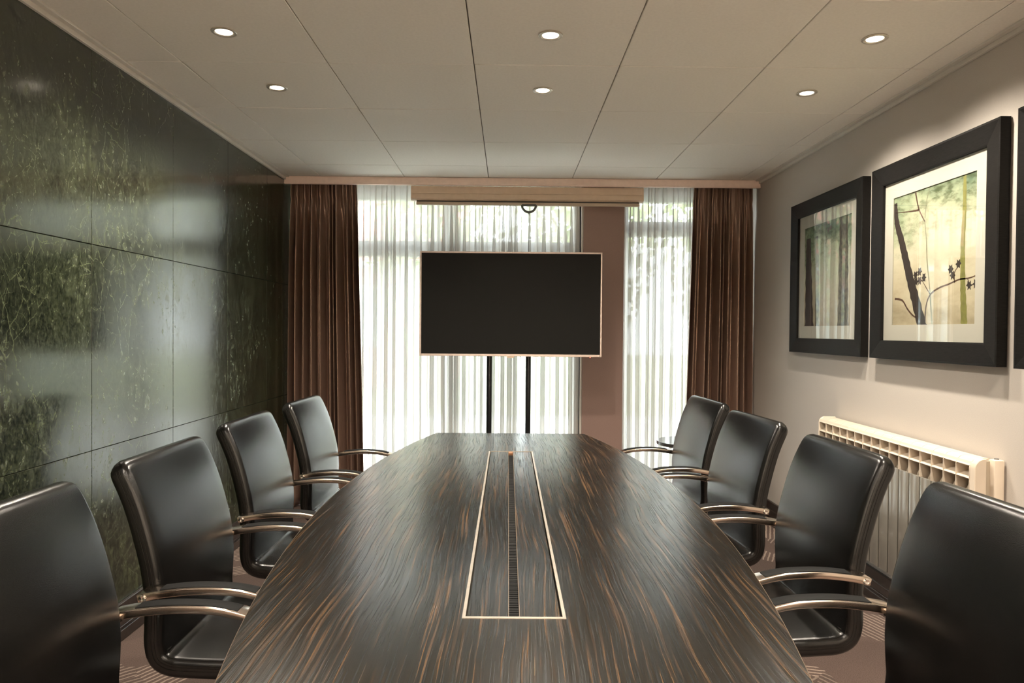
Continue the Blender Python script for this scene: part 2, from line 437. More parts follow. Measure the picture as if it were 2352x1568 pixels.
# marble slabs (children of wall_left)
yj = [YN, -1.235, -0.57, 0.095, 0.76, 1.425, 2.09, 2.755, 3.422, 4.085, 4.745, YB+0.02]
zj = [0.10, 0.820, 1.619, ZC]
slab_mesh = {}
for i in range(len(yj)-1):
    for j in range(3):
        sy, sz = round(yj[i+1]-yj[i], 3), round(zj[j+1]-zj[j], 3)
        key = (sy, sz)
        if key not in slab_mesh:
            bm = bmesh.new(); add_box(bm, 0, 0.013, -sy/2+0.0014, sy/2-0.0014, -sz/2+0.0012, sz/2-0.0012, bev=0.0008)
            o = finish('marble_slab', bm, 'green_marble', wl); slab_mesh[key] = o.data
        else:
            o = bpy.data.objects.new('marble_slab', slab_mesh[key]); COL.objects.link(o); o.parent = wl
        o.location = (XL-0.013, (yj[i]+yj[i+1])/2, (zj[j]+zj[j+1])/2)
        o.rotation_euler = (0, random.uniform(-.0006, .0006), random.uniform(-.0012, .0012))

# perimeter trims
def trim(name, sx, x):
    bm = bmesh.new()
    a, b = sorted((x, x + sx*0.036)); add_box(bm, a, b, YN, 5.10, ZC-0.008, ZC+0.010, bev=0.001)
    a, b = sorted((x, x + sx*0.014)); add_box(bm, a, b, YN, 5.10, ZC-0.026, ZC-0.008, bev=0.001)
    return struct(finish(name, bm, 'white_trim'))
trim('trim_1', 1, XL); trim('trim_2', -1, XR)

# baseboards: plank with two beads
def baseboard(name, sx, x):
    bm = bmesh.new()
    def bx(d, z0, z1, bev=0.002):
        a, b = sorted((x, x + sx*d)); add_box(bm, a, b, YN, YB, z0, z1, bev=bev)
    bx(0.016, 0.0, 0.155); bx(0.022, 0.0, 0.045); bx(0.024, 0.058, 0.064); bx(0.024, 0.100, 0.106); bx(0.020, 0.064, 0.100)
    return struct(finish(name, bm, 'baseboard_dark'))
baseboard('baseboard_left', 1, XL); baseboard('baseboard_right', -1, XR)

# back wall: lintel, pillar, side returns
ZH = 2.33
struct(boxes('wall_back', 'wall_grey', None, [(XL-0.15, XR+0.15, YB-0.02, YB+0.15, ZH, ZC+0.05), (XL-0.15, XL+0.16, YB-0.02, YB+0.15, 0, ZH), (XR-0.16, XR+0.15, YB-0.02, YB+0.15, 0, ZH)]))
struct(box('wall_pillar', 'pillar_paint', None, 0.545, 0.845, 5.22, YB+0.15, 0, ZC-0.004, bev=0.003))
tr = struct(box('trim_3', 'white_trim', None, 0.533, 0.545, 5.23, 5.27, 0, 2.34))

def window(name, x0, x1, zt, mull):
    r = struct_empty(name, ((x0+x1)/2, YB, 0))
    cx = (x0+x1)/2
    def part(nm, mat, a, b, c, d, y0=-0.03, y1=0.05, bev=0.003):
        return box(nm, mat, r, a-cx, b-cx, y0, y1, c, d, bev=bev)
    fw = 0.06
    part('jamb', 'window_frame', x0, x0+fw, 0, ZH); part('jamb', 'window_frame', x1-fw, x1, 0, ZH)
    part('head', 'window_frame', x0, x1, ZH-0.05, ZH); part('sill', 'window_frame', x0, x1, 0.0, 0.07)
    part('transom', 'window_frame', x0, x1, zt[0], zt[1], -0.04, 0.05)
    cuts = [x0+fw] + mull + [x1-fw]
    for m in mull: part('mullion', 'window_frame', m-0.03, m+0.03, 0, ZH)
    for a, b in zip(cuts, cuts[1:]):
        part('pane', 'window_glass', a, b, 0.07, zt[0], 0.005, 0.011, bev=0)
        part('pane', 'window_glass', a, b, zt[1], ZH-0.05, 0.005, 0.011, bev=0)
    return r
window('window_1', XL+0.16, 0.545, (1.852, 1.968), [-0.46])
window('window_2', 0.845, XR-0.16, (2.020, 2.130), [])

# ------------------------------------------------------------------ pelmet, screen, drapes
pel = thing('curtain_pelmet', 'pale pink painted pelmet board above the curtains', 'pelmet', (0, 5.10, ZC-0.056))
box('board', 'pelmet_paint', pel, XL, XR, 0.0, 0.02, 0.0, 0.056, bev=0.002)
box('lip', 'pelmet_paint', pel, XL, XR, -0.004, 0.0, 0.002, 0.012, bev=0.001)
for lab, a, b2, y in (('short white curtain track above the left brown curtain', XL+0.01, -1.08, 5.210), ('short white curtain track above the right brown curtain', 1.30, XR-0.01, 5.210), ('long white curtain track above the wide sheer curtain', XL+0.15, 0.54, 5.30), ('white curtain track above the narrow sheer curtain', 0.85, XR-0.15, 5.30)):
    tag(box('curtain_track', 'white_trim', None, a, b2, y-0.007, y+0.007, 2.3808, ZC-0.0052), lab, 'curtain track', 'curtain tracks')

ps = thing('projection_screen', 'rolled-up projection screen in beige case hanging under the pelmet', 'projector screen', (0.13, 5.172, 2.221))
W2 = 0.832
prof = [(-0.045, 0.012), (-0.040, 0.100), (0.035, 0.100), (0.04, 0.03), (0.03, 0.005), (0.0, -0.002), (-0.028, 0.000), (-0.040, 0.006)]
bm = bmesh.new(); add_prism(bm, [(a, b+0.012) for a, b in prof], 'X', -W2, W2); finish('case', bm, 'screen_case', ps, smooth=True)
bm = bmesh.new(); add_box(bm, -W2+0.003, W2-0.003, -0.049, -0.042, 0.058, 0.063, bev=0.001); finish('case_ridge', bm, 'screen_case', ps)
for s in (-1, 1):
    bm = bmesh.new(); add_prism(bm, [(a*1.06, b*1.03+0.012) for a, b in prof], 'X', s*W2, s*(W2+0.006)); finish('end_cap', bm, 'screen_case', ps)
bm = bmesh.new(); add_box(bm, -W2+0.03, W2-0.02, -0.030, -0.004, -0.020, 0.003, bev=0.005, seg=2); bar = finish('bottom_bar', bm, 'screen_bar', ps, smooth=True)
bm = bmesh.new(); add_box(bm, -W2+0.032, W2-0.022, -0.020, -0.014, 0.0, 0.014); finish('screen_fabric', bm, 'black_plastic', ps)
bm = bmesh.new()
arc = [(0.012+0.05*math.cos(a), -0.034, -0.018+0.05*math.sin(a)) for a in [PI+PI*k/16 for k in range(17)]]
add_tube(bm, arc, [0.0085]*17, 8); add_tube(bm, [arc[0], arc[-1]], 0.0085, 8)
hd = finish('pull_handle', bm, 'grey_plastic', bar, smooth=True)
bm = bmesh.new(); add_tube(bm, [(0.012, -0.034, -0.066), (0.013, -0.034, -0.2), (0.013, -0.034, -0.50)], 0.0016, 6)
add_lathe(bm, [(0.002, -0.066), (0.005, -0.07), (0.005, -0.08), (0.002, -0.084)], 10, center=(0.012, -0.034, 0)); finish('pull_cord', bm, 'grey_plastic', ps)

def drape(name, mat, xt, xb, y, zt, zb, folds, amp, seed, head, label, cat, omega=0.25, per=16, nz=46, pleat=False):
    rnd = random.Random(seed)
    ws = [rnd.uniform(0.45, 1.7) for _ in range(folds)]
    tot = sum(ws); ws = [q/tot for q in ws]
    am = [rnd.uniform(0.55, 1.15) for _ in range(folds+1)]
    ph2 = rnd.uniform(0, 6)
    us, phs, ams = [], [], []
    acc = 0
    for i in range(folds):
        for k in range(per):
            f = k/per
            us.append(acc + ws[i]*f); phs.append(2*PI*(i+f)); ams.append(am[i]*(1-f)+am[i+1]*f)
        acc += ws[i]
    us.append(1.0); phs.append(2*PI*folds); ams.append(am[-1])
    bm = bmesh.new(); rows = []
    for r in range(nz+1):
        q = r/nz
        v = q**1.6                                   # finer rows near the heading
        z = zt + (zb-zt)*v
        dz = zt - z
        if head > 0:
            if dz < head: a = 0.35; hi = 0.55
            else:
                g = min(1, (dz-head)/0.45); a = 0.30 + 0.70*g**0.7; hi = 0.55*(1-g)**2
            pin = math.exp(-((dz-head)/0.018)**2)
            a *= 1 - 0.55*pin; hi *= 1-0.5*pin
        else:
            g = min(1, dz/0.5); a = 0.45+0.55*g; hi = 0.35*(1-g)
        x0 = xt[0] + (xb[0]-xt[0])*v**0.8; x1 = xt[1] + (xb[1]-xt[1])*v**0.8
        row = []
        for u, ph, A in zip(us, phs, ams):
            sway = 0.30*math.sin(1.7*v*2 + u*9 + ph2)*v
            p2 = ph + sway
            if pleat:
                cc = abs(math.cos(p2/2))**0.75
                yy = y - amp*A*(a*(2*cc-1) + hi*0.6*math.sin(2*ph+1.0))
                xx = x0 + (x1-x0)*u - omega*(x1-x0)/folds*a*math.sin(p2)*A
            else:
                yy = y + amp*A*(a*math.sin(p2) + hi*0.6*math.sin(2*ph+1.0))
                xx = x0 + (x1-x0)*u + omega*(x1-x0)/folds*a*math.sin(2*p2)*A
            edge = min(u, 1-u)*folds
            row.append(bm.verts.new((min(max(xx, x0-0.004), x1+0.004), yy, z)))
        rows.append(row)
    for A, B in zip(rows, rows[1:]):
        for k in range(len(A)-1): bm.faces.new((A[k], A[k+1], B[k+1], B[k]))
    bm.normal_update()
    me = bpy.data.meshes.new(name); bm.to_mesh(me); bm.free()
    for pl in me.polygons: pl.use_smooth = True
    me.materials.append(MATS[mat])
    o = bpy.data.objects.new(name, me); COL.objects.link(o)
    ctr = Vector(((xt[0]+xt[1])/2, y, zb))
    me.transform(Matrix.Translation(-ctr)); o.location = ctr
    if mat.startswith('brown'):
        md = o.modifiers.new('cloth_thickness', 'SOLIDIFY'); md.thickness = 0.0025
    return tag(o, label, cat)

drape('brown_curtain', 'brown_curtain_cloth', (XL+0.030, -1.110), (XL+0.014, -1.035), 5.205, 2.380, 0.012, 10, 0.062, 3, 0.155, 'brown pleated curtain drawn back against the green marble wall', 'curtain', omega=0.10, pleat=True)
drape('brown_curtain', 'brown_curtain_cloth', (1.345, XR-0.030), (1.285, XR-0.014), 5.205, 2.380, 0.012, 9, 0.062, 8, 0.155, 'brown pleated curtain drawn back against the grey right wall', 'curtain', omega=0.10, pleat=True)
s1 = drape('sheer_curtain', 'sheer_voile', (-1.20, 0.520), (-1.20, 0.525), 5.305, 2.380, 0.015, 23, 0.026, 21, 0.0, 'wide white sheer curtain behind the television', 'curtain', omega=0.36)
s2 = drape('sheer_curtain', 'sheer_voile', (0.855, 1.42), (0.855, 1.42), 5.305, 2.380, 0.015, 9, 0.026, 33, 0.0, 'narrow white sheer curtain between the pink pillar and right brown curtain', 'curtain', omega=0.36)

# ------------------------------------------------------------------ television and stand
TVY = 4.70
tv = thing('television', 'large black flat television with thin silver bezel, screen off', 'television', (0.016, TVY, 1.128))
tw, th = 0.602, 0.690
bm = bmesh.new(); add_box(bm, -tw+0.004, tw-0.004, 0.006, 0.042, 0.004, th-0.004, bev=0.006); finish('housing', bm, 'black_plastic', tv)
b = 0.012
bz = boxes('bezel', 'tv_bezel', tv, [(-tw, -tw+b, -0.012, 0.012, 0, th), (tw-b, tw, -0.012, 0.012, 0, th), (-tw+b, tw-b, -0.012, 0.012, th-b, th), (-tw+b, tw-b, -0.012, 0.012, 0, b+0.004)], bev=0.0015)
box('screen', 'tv_panel', tv, -tw+b, tw-b, -0.006, 0.006, b+0.004, th-b)
bm = bmesh.new(); add_prism(bm, [(-0.026, 0.002), (0.026, 0.002), (0.020, -0.010), (-0.020, -0.010)], 'Y', -0.0135, 0.006); finish('logo_tab', bm, 'screen_case', bz)
bm = bmesh.new(); add_lathe(bm, [(0.003, -0.006), (0.003, 0.0)], 12, center=(tw-0.075, -0.006, -0.0)); finish('standby_light', bm, 'standby_red', bz)
bm = bmesh.new(); add_box(bm, -0.2, 0.2, 0.042, 0.075, 0.15, 0.55, bev=0.01); finish('back_bulge', bm, 'black_plastic', tv)
st = thing('television_stand', 'dark metal twin-pole floor stand carrying the television', 'tv stand', (0.006, TVY+0.12, 0))
for x in (-0.132, 0.132):
    bm = bmesh.new(); add_tube(bm, [(x, 0, 0.06), (x, 0, 1.62)], 0.0185, 20); finish('pole', bm, 'dark_steel', st, smooth=True)
for z in (1.28, 1.56): boxes('mount_bracket', 'dark_steel', st, [(-0.22, 0.22, -0.045, -0.012, z, z+0.05), (-0.16, 0.16, -0.02, 0.02, z+0.01, z+0.04)], bev=0.002)
box('base_plate', 'dark_steel', st, -0.36, 0.36, -0.24, 0.24, 0.055, 0.075, bev=0.008)
for x in (-0.32, 0.32):
    for y in (-0.2, 0.2):
        bm = bmesh.new(); add_lathe(bm, [(0.012, -0.014), (0.027, -0.012), (0.027, 0.012), (0.012, 0.014)], 20, 'X', (x, y, 0.0275))
        add_box(bm, x-0.012, x+0.012, y-0.012, y+0.012, 0.045, 0.058); finish('caster', bm, 'black_plastic', st, smooth=True)

# ------------------------------------------------------------------ conference table
TX, TY, TZ, TL = 0.016, 2.33, 0.74, 1.53
IX, IY0, IY1 = 0.1015, 1.372-TY, 3.283-TY
tb = thing('conference_table', 'long boat-shaped conference table of dark striped wood veneer', 'table', (TX, TY, 0))
def hw(t): return 0.600 - 0.200*t*t
NS = 48
yy = sorted(set([-TL + 2*TL*k/NS for k in range(NS+1)] + [IY0, IY1]))
bm = bmesh.new()
rowsT, rowsB = [], []
for y in yy:
    e = hw(y/TL)
    rowsT.append([bm.verts.new((x, y, TZ)) for x in (-e, -IX, IX, e)])
    rowsB.append([bm.verts.new((x, y, TZ-0.030)) for x in (-e, -IX, IX, e)])
for i in range(len(yy)-1):
    for k in range(3):
        hole = (k == 1 and yy[i] >= IY0-1e-6 and yy[i+1] <= IY1+1e-6)
        if not hole:
            bm.faces.new((rowsT[i][k], rowsT[i][k+1], rowsT[i+1][k+1], rowsT[i+1][k]))
            bm.faces.new((rowsB[i][k], rowsB[i+1][k], rowsB[i+1][k+1], rowsB[i][k+1]))
        else:
            for c in (1, 2): bm.faces.new((rowsT[i][c], rowsT[i+1][c], rowsB[i+1][c], rowsB[i][c]))
    for c in (0, 3): bm.faces.new((rowsT[i][c], rowsT[i+1][c], rowsB[i+1][c], rowsB[i][c]))
for i in (0, len(yy)-1):
    for k in range(3): bm.faces.new((rowsT[i][k], rowsT[i][k+1], rowsB[i][k+1], rowsB[i][k]))
for i, y in enumerate(yy):
    if abs(y-IY0) < 1e-6 or abs(y-IY1) < 1e-6:
        bm.faces.new((rowsT[i][1], rowsT[i][2], rowsB[i][2], rowsB[i][1]))
top = finish('tabletop', bm, 'macassar', tb)
bm = bmesh.new()
pts = [(hw(y/TL), y) for y in yy] + [(-hw(y/TL), y) for y in reversed(yy)]
add_tube(bm, [(p[0]*1.0005, p[1], TZ-0.0012) for p in pts] + [(pts[0][0]*1.0005, pts[0][1], TZ-0.0012)], 0.0013, 6, caps=False)
finish('edge_banding', bm, 'veneer_edge', top)
# cable flap insert
fr = 0.0065
bm = bmesh.new()
for bxs in [(-IX, -IX+fr, IY0, IY1), (IX-fr, IX, IY0, IY1), (-IX+fr, IX-fr, IY0, IY0+fr+0.001), (-IX+fr, IX-fr, IY1-0.003, IY1)]:
    add_box(bm, *bxs, TZ-0.02, TZ+0.0012)
finish('insert_frame', bm, 'frame_alu', tb)
g = 0.0035; sl = 0.0108
for s in (-1, 1):
    a, c = sorted((s*sl, s*(IX-fr-g)))
    o = box('cable_flap', 'macassar', tb, a, c, IY0+fr+0.004, IY1-0.006, TZ-0.018, TZ-0.0005, bev=0.0008)
    boxes('flap_edge', 'veneer_edge', o, [(s*sl-0.0008, s*sl+0.0008, IY0+fr+0.004, IY1-0.006, TZ-0.010, TZ+0.0003)])
box('cable_tray', 'black_plastic', tb, -IX, IX, IY0, IY1, TZ-0.09, TZ-0.031)
bm = bmesh.new()
for k in range(150):
    y = IY0+0.02 + (IY1-IY0-0.05)*k/149
    add_box(bm, -sl, sl, y-0.004, y+0.004, TZ-0.0155, TZ-0.013-0.0003*(k % 2))
br = finish('slot_brush', bm, 'black_brush', tb); br['kind'] = 'stuff'
box('slot_stop', 'copper', tb, -sl, sl, IY1-0.03, IY1-0.006, TZ-0.02, TZ-0.003)
for y in (-0.75, 0.75):
    boxes('pedestal', 'veneer_dark', tb, [(-0.24, 0.24, y-0.05, y+0.05, 0.04, TZ-0.095), (-0.30, 0.30, y-0.10, y+0.10, 0.0, 0.04), (-0.28, 0.28, y-0.09, y+0.09, TZ-0.11, TZ-0.091)], bev=0.004)
box('stretcher_beam', 'veneer_dark', tb, -0.03, 0.03, -0.70, 0.70, 0.30, 0.42, bev=0.003)
boxes('support_rail', 'veneer_dark', tb, [(-0.22, -0.18, -1.2, 1.2, TZ-0.091, TZ-0.030), (0.18, 0.22, -1.2, 1.2, TZ-0.091, TZ-0.030)])

# ------------------------------------------------------------------ armchairs
def catmull(pts, n):
    out = []
    P = [pts[0]] + list(pts) + [pts[-1]]
    for i in range(1, len(P)-2):
        for k in range(n):
            t = k/n
            out.append(tuple(0.5*((2*P[i][d]) + (-P[i-1][d]+P[i+1][d])*t + (2*P[i-1][d]-5*P[i][d]+4*P[i+1][d]-P[i+2][d])*t*t + (-P[i-1][d]+3*P[i][d]-3*P[i+1][d]+P[i+2][d])*t**3) for d in range(len(pts[0]))))
    out.append(tuple(pts[-1]))
    return out

def sect(W, T, rc, n=5, crown=0.0):
    """rounded rectangle in (lateral, normal)."""
    rc = min(rc, W/2*0.98, T/2*0.98)
    out = []
    for cx, cy, a0 in ((W/2-rc, T/2-rc, 0), (-W/2+rc, T/2-rc, PI/2), (-W/2+rc, -T/2+rc, PI), (W/2-rc, -T/2+rc, 1.5*PI)):
        for k in range(n+1):
            a = a0 + PI/2*k/n
            out.append((cx+rc*math.cos(a), cy+rc*math.sin(a)))
        if crown and a0 in (0, PI):          # subdivide the long faces and puff them up
            L = W/2-rc
            for k in range(1, 10):
                f = 1-2*k/10
                out.append((f*L*(1 if a0 == 0 else -1), (T/2 if a0 == 0 else -T/2)*(1+crown*(1-f*f))))
    return out

def sweep(bm, path, secs, y0=0.0):
    """path: (x,z,nx,nz) list; secs: list of 2D outlines (lateral, normal)."""
    rings = []
    for (x, z, nx, nz), s in zip(path, secs):
        rings.append([bm.verts.new((x+nx*q, y0+l, z+nz*q)) for l, q in s])
    n = len(rings[0])
    for A, B in zip(rings, rings[1:]):
        for k in range(n): bm.faces.new((A[k], A[(k+1) % n], B[(k+1) % n], B[k]))
    bm.faces.new(rings[0]); bm.faces.new(list(reversed(rings[-1])))

def normals(pts):
    out = []
    for i, p in enumerate(pts):
        a, b = pts[max(i-1, 0)], pts[min(i+1, len(pts)-1)]
        d = Vector((b[0]-a[0], b[1]-a[1])).normalized()
        out.append((p[0], p[1], -d.y, d.x))
    return out

def make_chair(label):
    c = thing('leather_armchair', label, 'chair', group='black leather armchairs around the conference table')
    LX = -0.22; T = 0.052; W0 = 0.470
    # centre line of the upholstered shell, from the top of the back to the seat front
    back = [(0.128, 0.962), (0.106, 0.925), (0.076, 0.856), (0.050, 0.770), (0.032, 0.690), (0.025, 0.617), (0.026, 0.555), (0.027, 0.512), (0.018, 0.474)]
    seat = [(0.018, 0.474), (-0.010, 0.455), (-0.06, 0.449), (-0.18, 0.446), (-0.30, 0.452), (-0.38, 0.458), (-0.43, 0.448), (-0.452, 0.425)]
    full = catmull(back[:-1] + seat, 6)
    full = [(LX-u, h) for u, h in full]
    N = normals(full)
    split = (len(back)-1)*6
    # arc lengths
    s = [0.0]
    for a, b2 in zip(full, full[1:]): s.append(s[-1] + math.hypot(a[0]-b2[0], a[1]-b2[1]))
    def width(i):
        d0 = s[i]; d1 = s[-1]-s[i]
        Wd = W0 + 0.012*math.sin(min(1, s[i]/s[split])*PI)
        r = 0.045
        for d in (d0, d1):
            if d < r: Wd -= 2*(r - math.sqrt(max(0, r*r-(r-d)**2)))*0.85
        return Wd
    def thick(i):
        r = 0.026
        t = T
        for d in (s[i], s[-1]-s[i]):
            if d < r: t *= max(0.12, math.sqrt(max(0, 1-((r-d)/r)**2)))
        return t
    # finer rings near the two ends
    def piece(rng):
        path, secs = [], []
        for i in rng:
            path.append(N[i]); secs.append(sect(width(i), thick(i), 0.017, crown=0.30))
        return path, secs
    # extra rounded cap rings at top
    def cap(path, secs, at_start):
        i0 = 0 if at_start else -1
        x, z, nx, nz = path[i0]
        tx, tz = (nz, -nx)
        sgn = -1 if at_start else 1
        return path, secs
    bm = bmesh.new(); p, q = piece(range(0, split+1)); sweep(bm, p, q); bk = finish('backrest', bm, 'leather', c, smooth=True, angle=60)
    bm = bmesh.new(); p, q = piece(range(split, len(N))); sweep(bm, p, q); se = finish('seat', bm, 'leather', c, smooth=True, angle=60)
    # stitched seams along both sides, two lines each, and the crease across
    for par, rng in ((bk, range(4, split+1)), (se, range(split, len(N)-5))):
        for sd in (-1, 1):
            for off in (-0.006, 0.002):
                bm = bmesh.new()
                add_tube(bm, [(N[i][0]-N[i][2]*off, sd*(width(i)/2+0.0003), N[i][1]-N[i][3]*off) for i in rng], 0.0007, 4)
                finish('side_seam', bm, 'leather_seam', par)
    i = split
    bm = bmesh.new()
    for k in (-2, 2):
        j = i+k
        sg = 1 if (N[j][2]*1 + N[j][3]*1) > 0 else -1
        add_tube(bm, [(N[j][0]+sg*N[j][2]*T/2, l, N[j][1]+sg*N[j][3]*T/2) for l in (-W0/2+0.02, 0, W0/2-0.02)], 0.0016, 6)
    finish('crease_seam', bm, 'leather_seam', se)
    # arms
    arm = catmull([(-0.252, 0.650), (-0.20, 0.660), (-0.12, 0.668), (-0.03, 0.666), (0.035, 0.654), (0.058, 0.644), (0.072, 0.622), (0.076, 0.58), (0.066, 0.50), (0.052, 0.448), (0.028, 0.428), (0.0, 0.424)], 5)
    AN = normals(arm)
    for sd in (-1, 1):
        y0 = sd*0.272
        bm = bmesh.new()
        secs = []
        for k, a in enumerate(AN):
            f = k/(len(AN)-1)
            secs.append(sect(0.048, 0.020-0.006*min(1, f*1.8), 0.0035, 3))
        sweep(bm, AN, secs, y0)
        ar = finish('arm', bm, 'bronze_chrome', c, smooth=True, angle=50)
        bm = bmesh.new()
        pad = [a for a in AN if -0.20 <= a[0] <= 0.028 and a[1] > 0.64]
        sg = 1 if pad[0][3] > 0 else -1
        sweep(bm, [(x+sg*nx*(0.0088-0.0022*k/len(pad)), z+sg*nz*(0.0088-0.0022*k/len(pad)), nx, nz) for k, (x, z, nx, nz) in enumerate(pad)], [sect(0.039, 0.006, 0.002, 2)]*len(pad), y0)
        finish('arm_pad', bm, 'arm_pad_black', ar, smooth=True, angle=40)
        bm = bmesh.new(); a, b2 = sorted((sd*0.225, sd*0.252)); add_box(bm, -0.258, -0.228, a, b2, 0.640, 0.660, bev=0.003); finish('arm_bracket', bm, 'bronze_chrome', c)
        bm = bmesh.new(); add_lathe(bm, [(0.0095, -0.002), (0.0095, 0.002), (0.006, 0.004), (0.003, 0.003)] if sd > 0 else [(0.003, -0.003), (0.006, -0.004), (0.0095, -0.002), (0.0095, 0.002)], 16, 'Y', (-0.240, sd*0.2955, 0.652)); finish('arm_bolt', bm, 'bolt_chrome', ar, smooth=True)
        box('arm_foot', 'dark_steel', c, -0.02, 0.03, min(sd*0.10, sd*0.29), max(sd*0.10, sd*0.29), 0.410, 0.420, bev=0.002)
    # pedestal
    box('seat_mechanism', 'black_plastic', c, -0.12, 0.12, -0.11, 0.11, 0.385, 0.425, bev=0.012)
    bm = bmesh.new(); add_lathe(bm, [(0.036, 0.075), (0.036, 0.10), (0.028, 0.11), (0.028, 0.22), (0.016, 0.23), (0.016, 0.39)], 20); finish('gas_column', bm, 'dark_steel', c, smooth=True)
    for k in range(5):
        a = 2*PI*k/5 + PI/5
        d = Vector((math.cos(a), math.sin(a), 0))
        bm = bmesh.new(); add_tube(bm, [d*0.02+Vector((0, 0, 0.098)), d*0.14+Vector((0, 0, 0.088)), d*0.275+Vector((0, 0, 0.070))], [0.022, 0.019, 0.013], 10); finish('base_leg', bm, 'bronze_chrome', c, smooth=True)
        bm = bmesh.new()
        p = d*0.268
        add_lathe(bm, [(0.012, -0.019), (0.0245, -0.017), (0.0245, -0.004), (0.012, -0.003), (0.012, 0.003), (0.0245, 0.004), (0.0245, 0.017), (0.012, 0.019)], 18, 'Y', (p.x, p.y, 0.0245))
        add_tube(bm, [(p.x, p.y, 0.03), (p.x, p.y, 0.068)], 0.006, 8); finish('caster', bm, 'black_plastic', c, smooth=True)
    return c

CH = [  # lumbar x, y, extra turn (deg), label
    (-0.850, 1.335, 0.0, 'black leather armchair on the green marble side, nearest the camera'),
    (-0.852, 1.990, 0.5, 'black leather armchair on the marble side, second from the camera'),
    (-0.878, 2.695, 0.0, 'black leather armchair on the marble side, third from the camera'),
    (-0.866, 3.395, -1.5, 'black leather armchair on the marble side, farthest, beside the left brown curtain'),
    (0.880, 1.395, 1.5, 'black leather armchair on the radiator side, nearest the camera'),
    (0.908, 2.135, 2.5, 'black leather armchair in front of the radiator, second from the camera'),
    (0.890, 2.845, 5.0, 'black leather armchair on the grey wall side, third from the camera'),
    (0.893, 3.540, 4.0, 'black leather armchair on the grey wall side, farthest, beside the round side table'),
]
proto = make_chair(CH[0][3])
for k, (lx, y, tdeg, lab) in enumerate(CH):
    o = proto if k == 0 else copy_tree(proto)
    o['label'] = lab
    left = lx < 0
    rz = math.radians(tdeg) if left else PI + math.radians(tdeg)
    # pivot at the lumbar point
    d = Vector((0.22, 0, 0)); d.rotate(Matrix.Rotation(rz, 3, 'Z'))
    o.location = (lx + d.x, y + d.y, 0); o.rotation_euler = (0, 0, rz)

# ------------------------------------------------------------------ round side table
rt = thing('side_table', 'small round dark side table beside the farthest right armchair', 'table', (1.145, 4.47, 0))
bm = bmesh.new(); add_lathe(bm, [(0.197, 0.590), (0.200, 0.592), (0.200, 0.610), (0.1985, 0.612), (0.001, 0.612)], 64); finish('tabletop', bm, 'dark_laminate', rt, smooth=True, angle=30)
bm = bmesh.new(); add_tube(bm, [(0, 0, 0.01), (0, 0, 0.59)], 0.022, 20); finish('column', bm, 'bronze_chrome', rt, smooth=True)
bm = bmesh.new(); add_lathe(bm, [(0.16, 0.0), (0.16, 0.008), (0.15, 0.013), (0.03, 0.022), (0.022, 0.03)], 40); finish('base', bm, 'bronze_chrome', rt, smooth=True, angle=30)

# ------------------------------------------------------------------ radiator on the right wall
RX = 1.692                                # front face
rd = thing('radiator', 'cream sectional wall radiator with slotted top behind the right armchairs', 'radiator', (RX, 0, 0))
RY0, NSEC = 2.585, 16
PW = 1.255/NSEC
zb, zf, ztop = 0.235, 0.715, 0.845
sec_src = None
for k in range(NSEC):
    y0 = RY0 + k*PW
    if sec_src is None:
        bm = bmesh.new()
        # curved cap over the top
        arc = [(0.004, 0.822), (0.009, 0.834), (0.018, 0.842), (0.032, 0.846), (0.070, 0.846), (0.090, 0.840)]
        inn = [(x+0.003, z-0.005) for x, z in reversed(arc)]
        poly = arc + inn
        add_prism(bm, poly, 'Y', 0.0012, PW-0.0012)
        # side rib (thin fin between sections)
        add_prism(bm, [(0.000, 0.715), (0.000, 0.815), (0.008, 0.832), (0.020, 0.840), (0.085, 0.838), (0.085, 0.25), (0.035, 0.25), (0.035, 0.690), (0.006, 0.710)], 'Y', -0.0015, 0.0015)
        # horizontal blade between the two slots, sloping back
        add_prism(bm, [(0.000, 0.772), (0.004, 0.776), (0.05, 0.790), (0.05, 0.784), (0.004, 0.768)], 'Y', 0.0015, PW-0.0015)
        add_prism(bm, [(0.000, 0.820), (0.004, 0.824), (0.010, 0.828), (0.010, 0.822), (0.004, 0.816)], 'Y', 0.0015, PW-0.0015)
        so = finish('section', bm, 'radiator_cream', rd)
        so.location = (0, y0, 0)
        # inner water column, bulging
        bm = bmesh.new()
        pr = [(0.090, 0.25), (0.090, 0.80), (0.075, 0.82), (0.060, 0.80), (0.050, 0.755), (0.030, 0.715), (0.016, 0.66), (0.016, 0.25)]
        add_prism(bm, pr, 'Y', 0.012, PW-0.012)
        io = finish('water_column', bm, 'radiator_inner_shade', so)
        bm = bmesh.new(); add_box(bm, 0.0, 0.010, 0.0038, PW-0.0038, zb, zf, bev=0.0035, seg=2); fo = finish('front_panel', bm, 'radiator_panel', so, smooth=True, angle=30)
        sec_src = so
    else:
        c2 = copy_tree(sec_src, rd); c2.location = (0, y0, 0)
# end covers and control box
def end_poly():
    return [(0.000, zb), (0.000, 0.815), (0.004, 0.830), (0.014, 0.842), (0.028, 0.848), (0.042, 0.848), (0.042, zb)]
bm = bmesh.new(); add_prism(bm, end_poly(), 'Y', RY0-0.032, RY0-0.002); bmesh.ops.bevel(bm, geom=bm.edges[:], offset=0.002, segments=1, affect='EDGES'); finish('end_cover', bm, 'radiator_cream', rd, smooth=True, angle=30)
bm = bmesh.new(); add_prism(bm, [(0.042, zb+0.01), (0.042, 0.838), (0.070, 0.838), (0.070, zb+0.01)], 'Y', RY0-0.014, RY0-0.002); finish('cover_recess', bm, 'radiator_inner_shade', rd)
bm = bmesh.new(); add_box(bm, 0.066, 0.104, RY0-0.040, RY0-0.002, zb, 0.846, bev=0.006, seg=2); cb = finish('control_box', bm, 'radiator_cream', rd, smooth=True, angle=30)
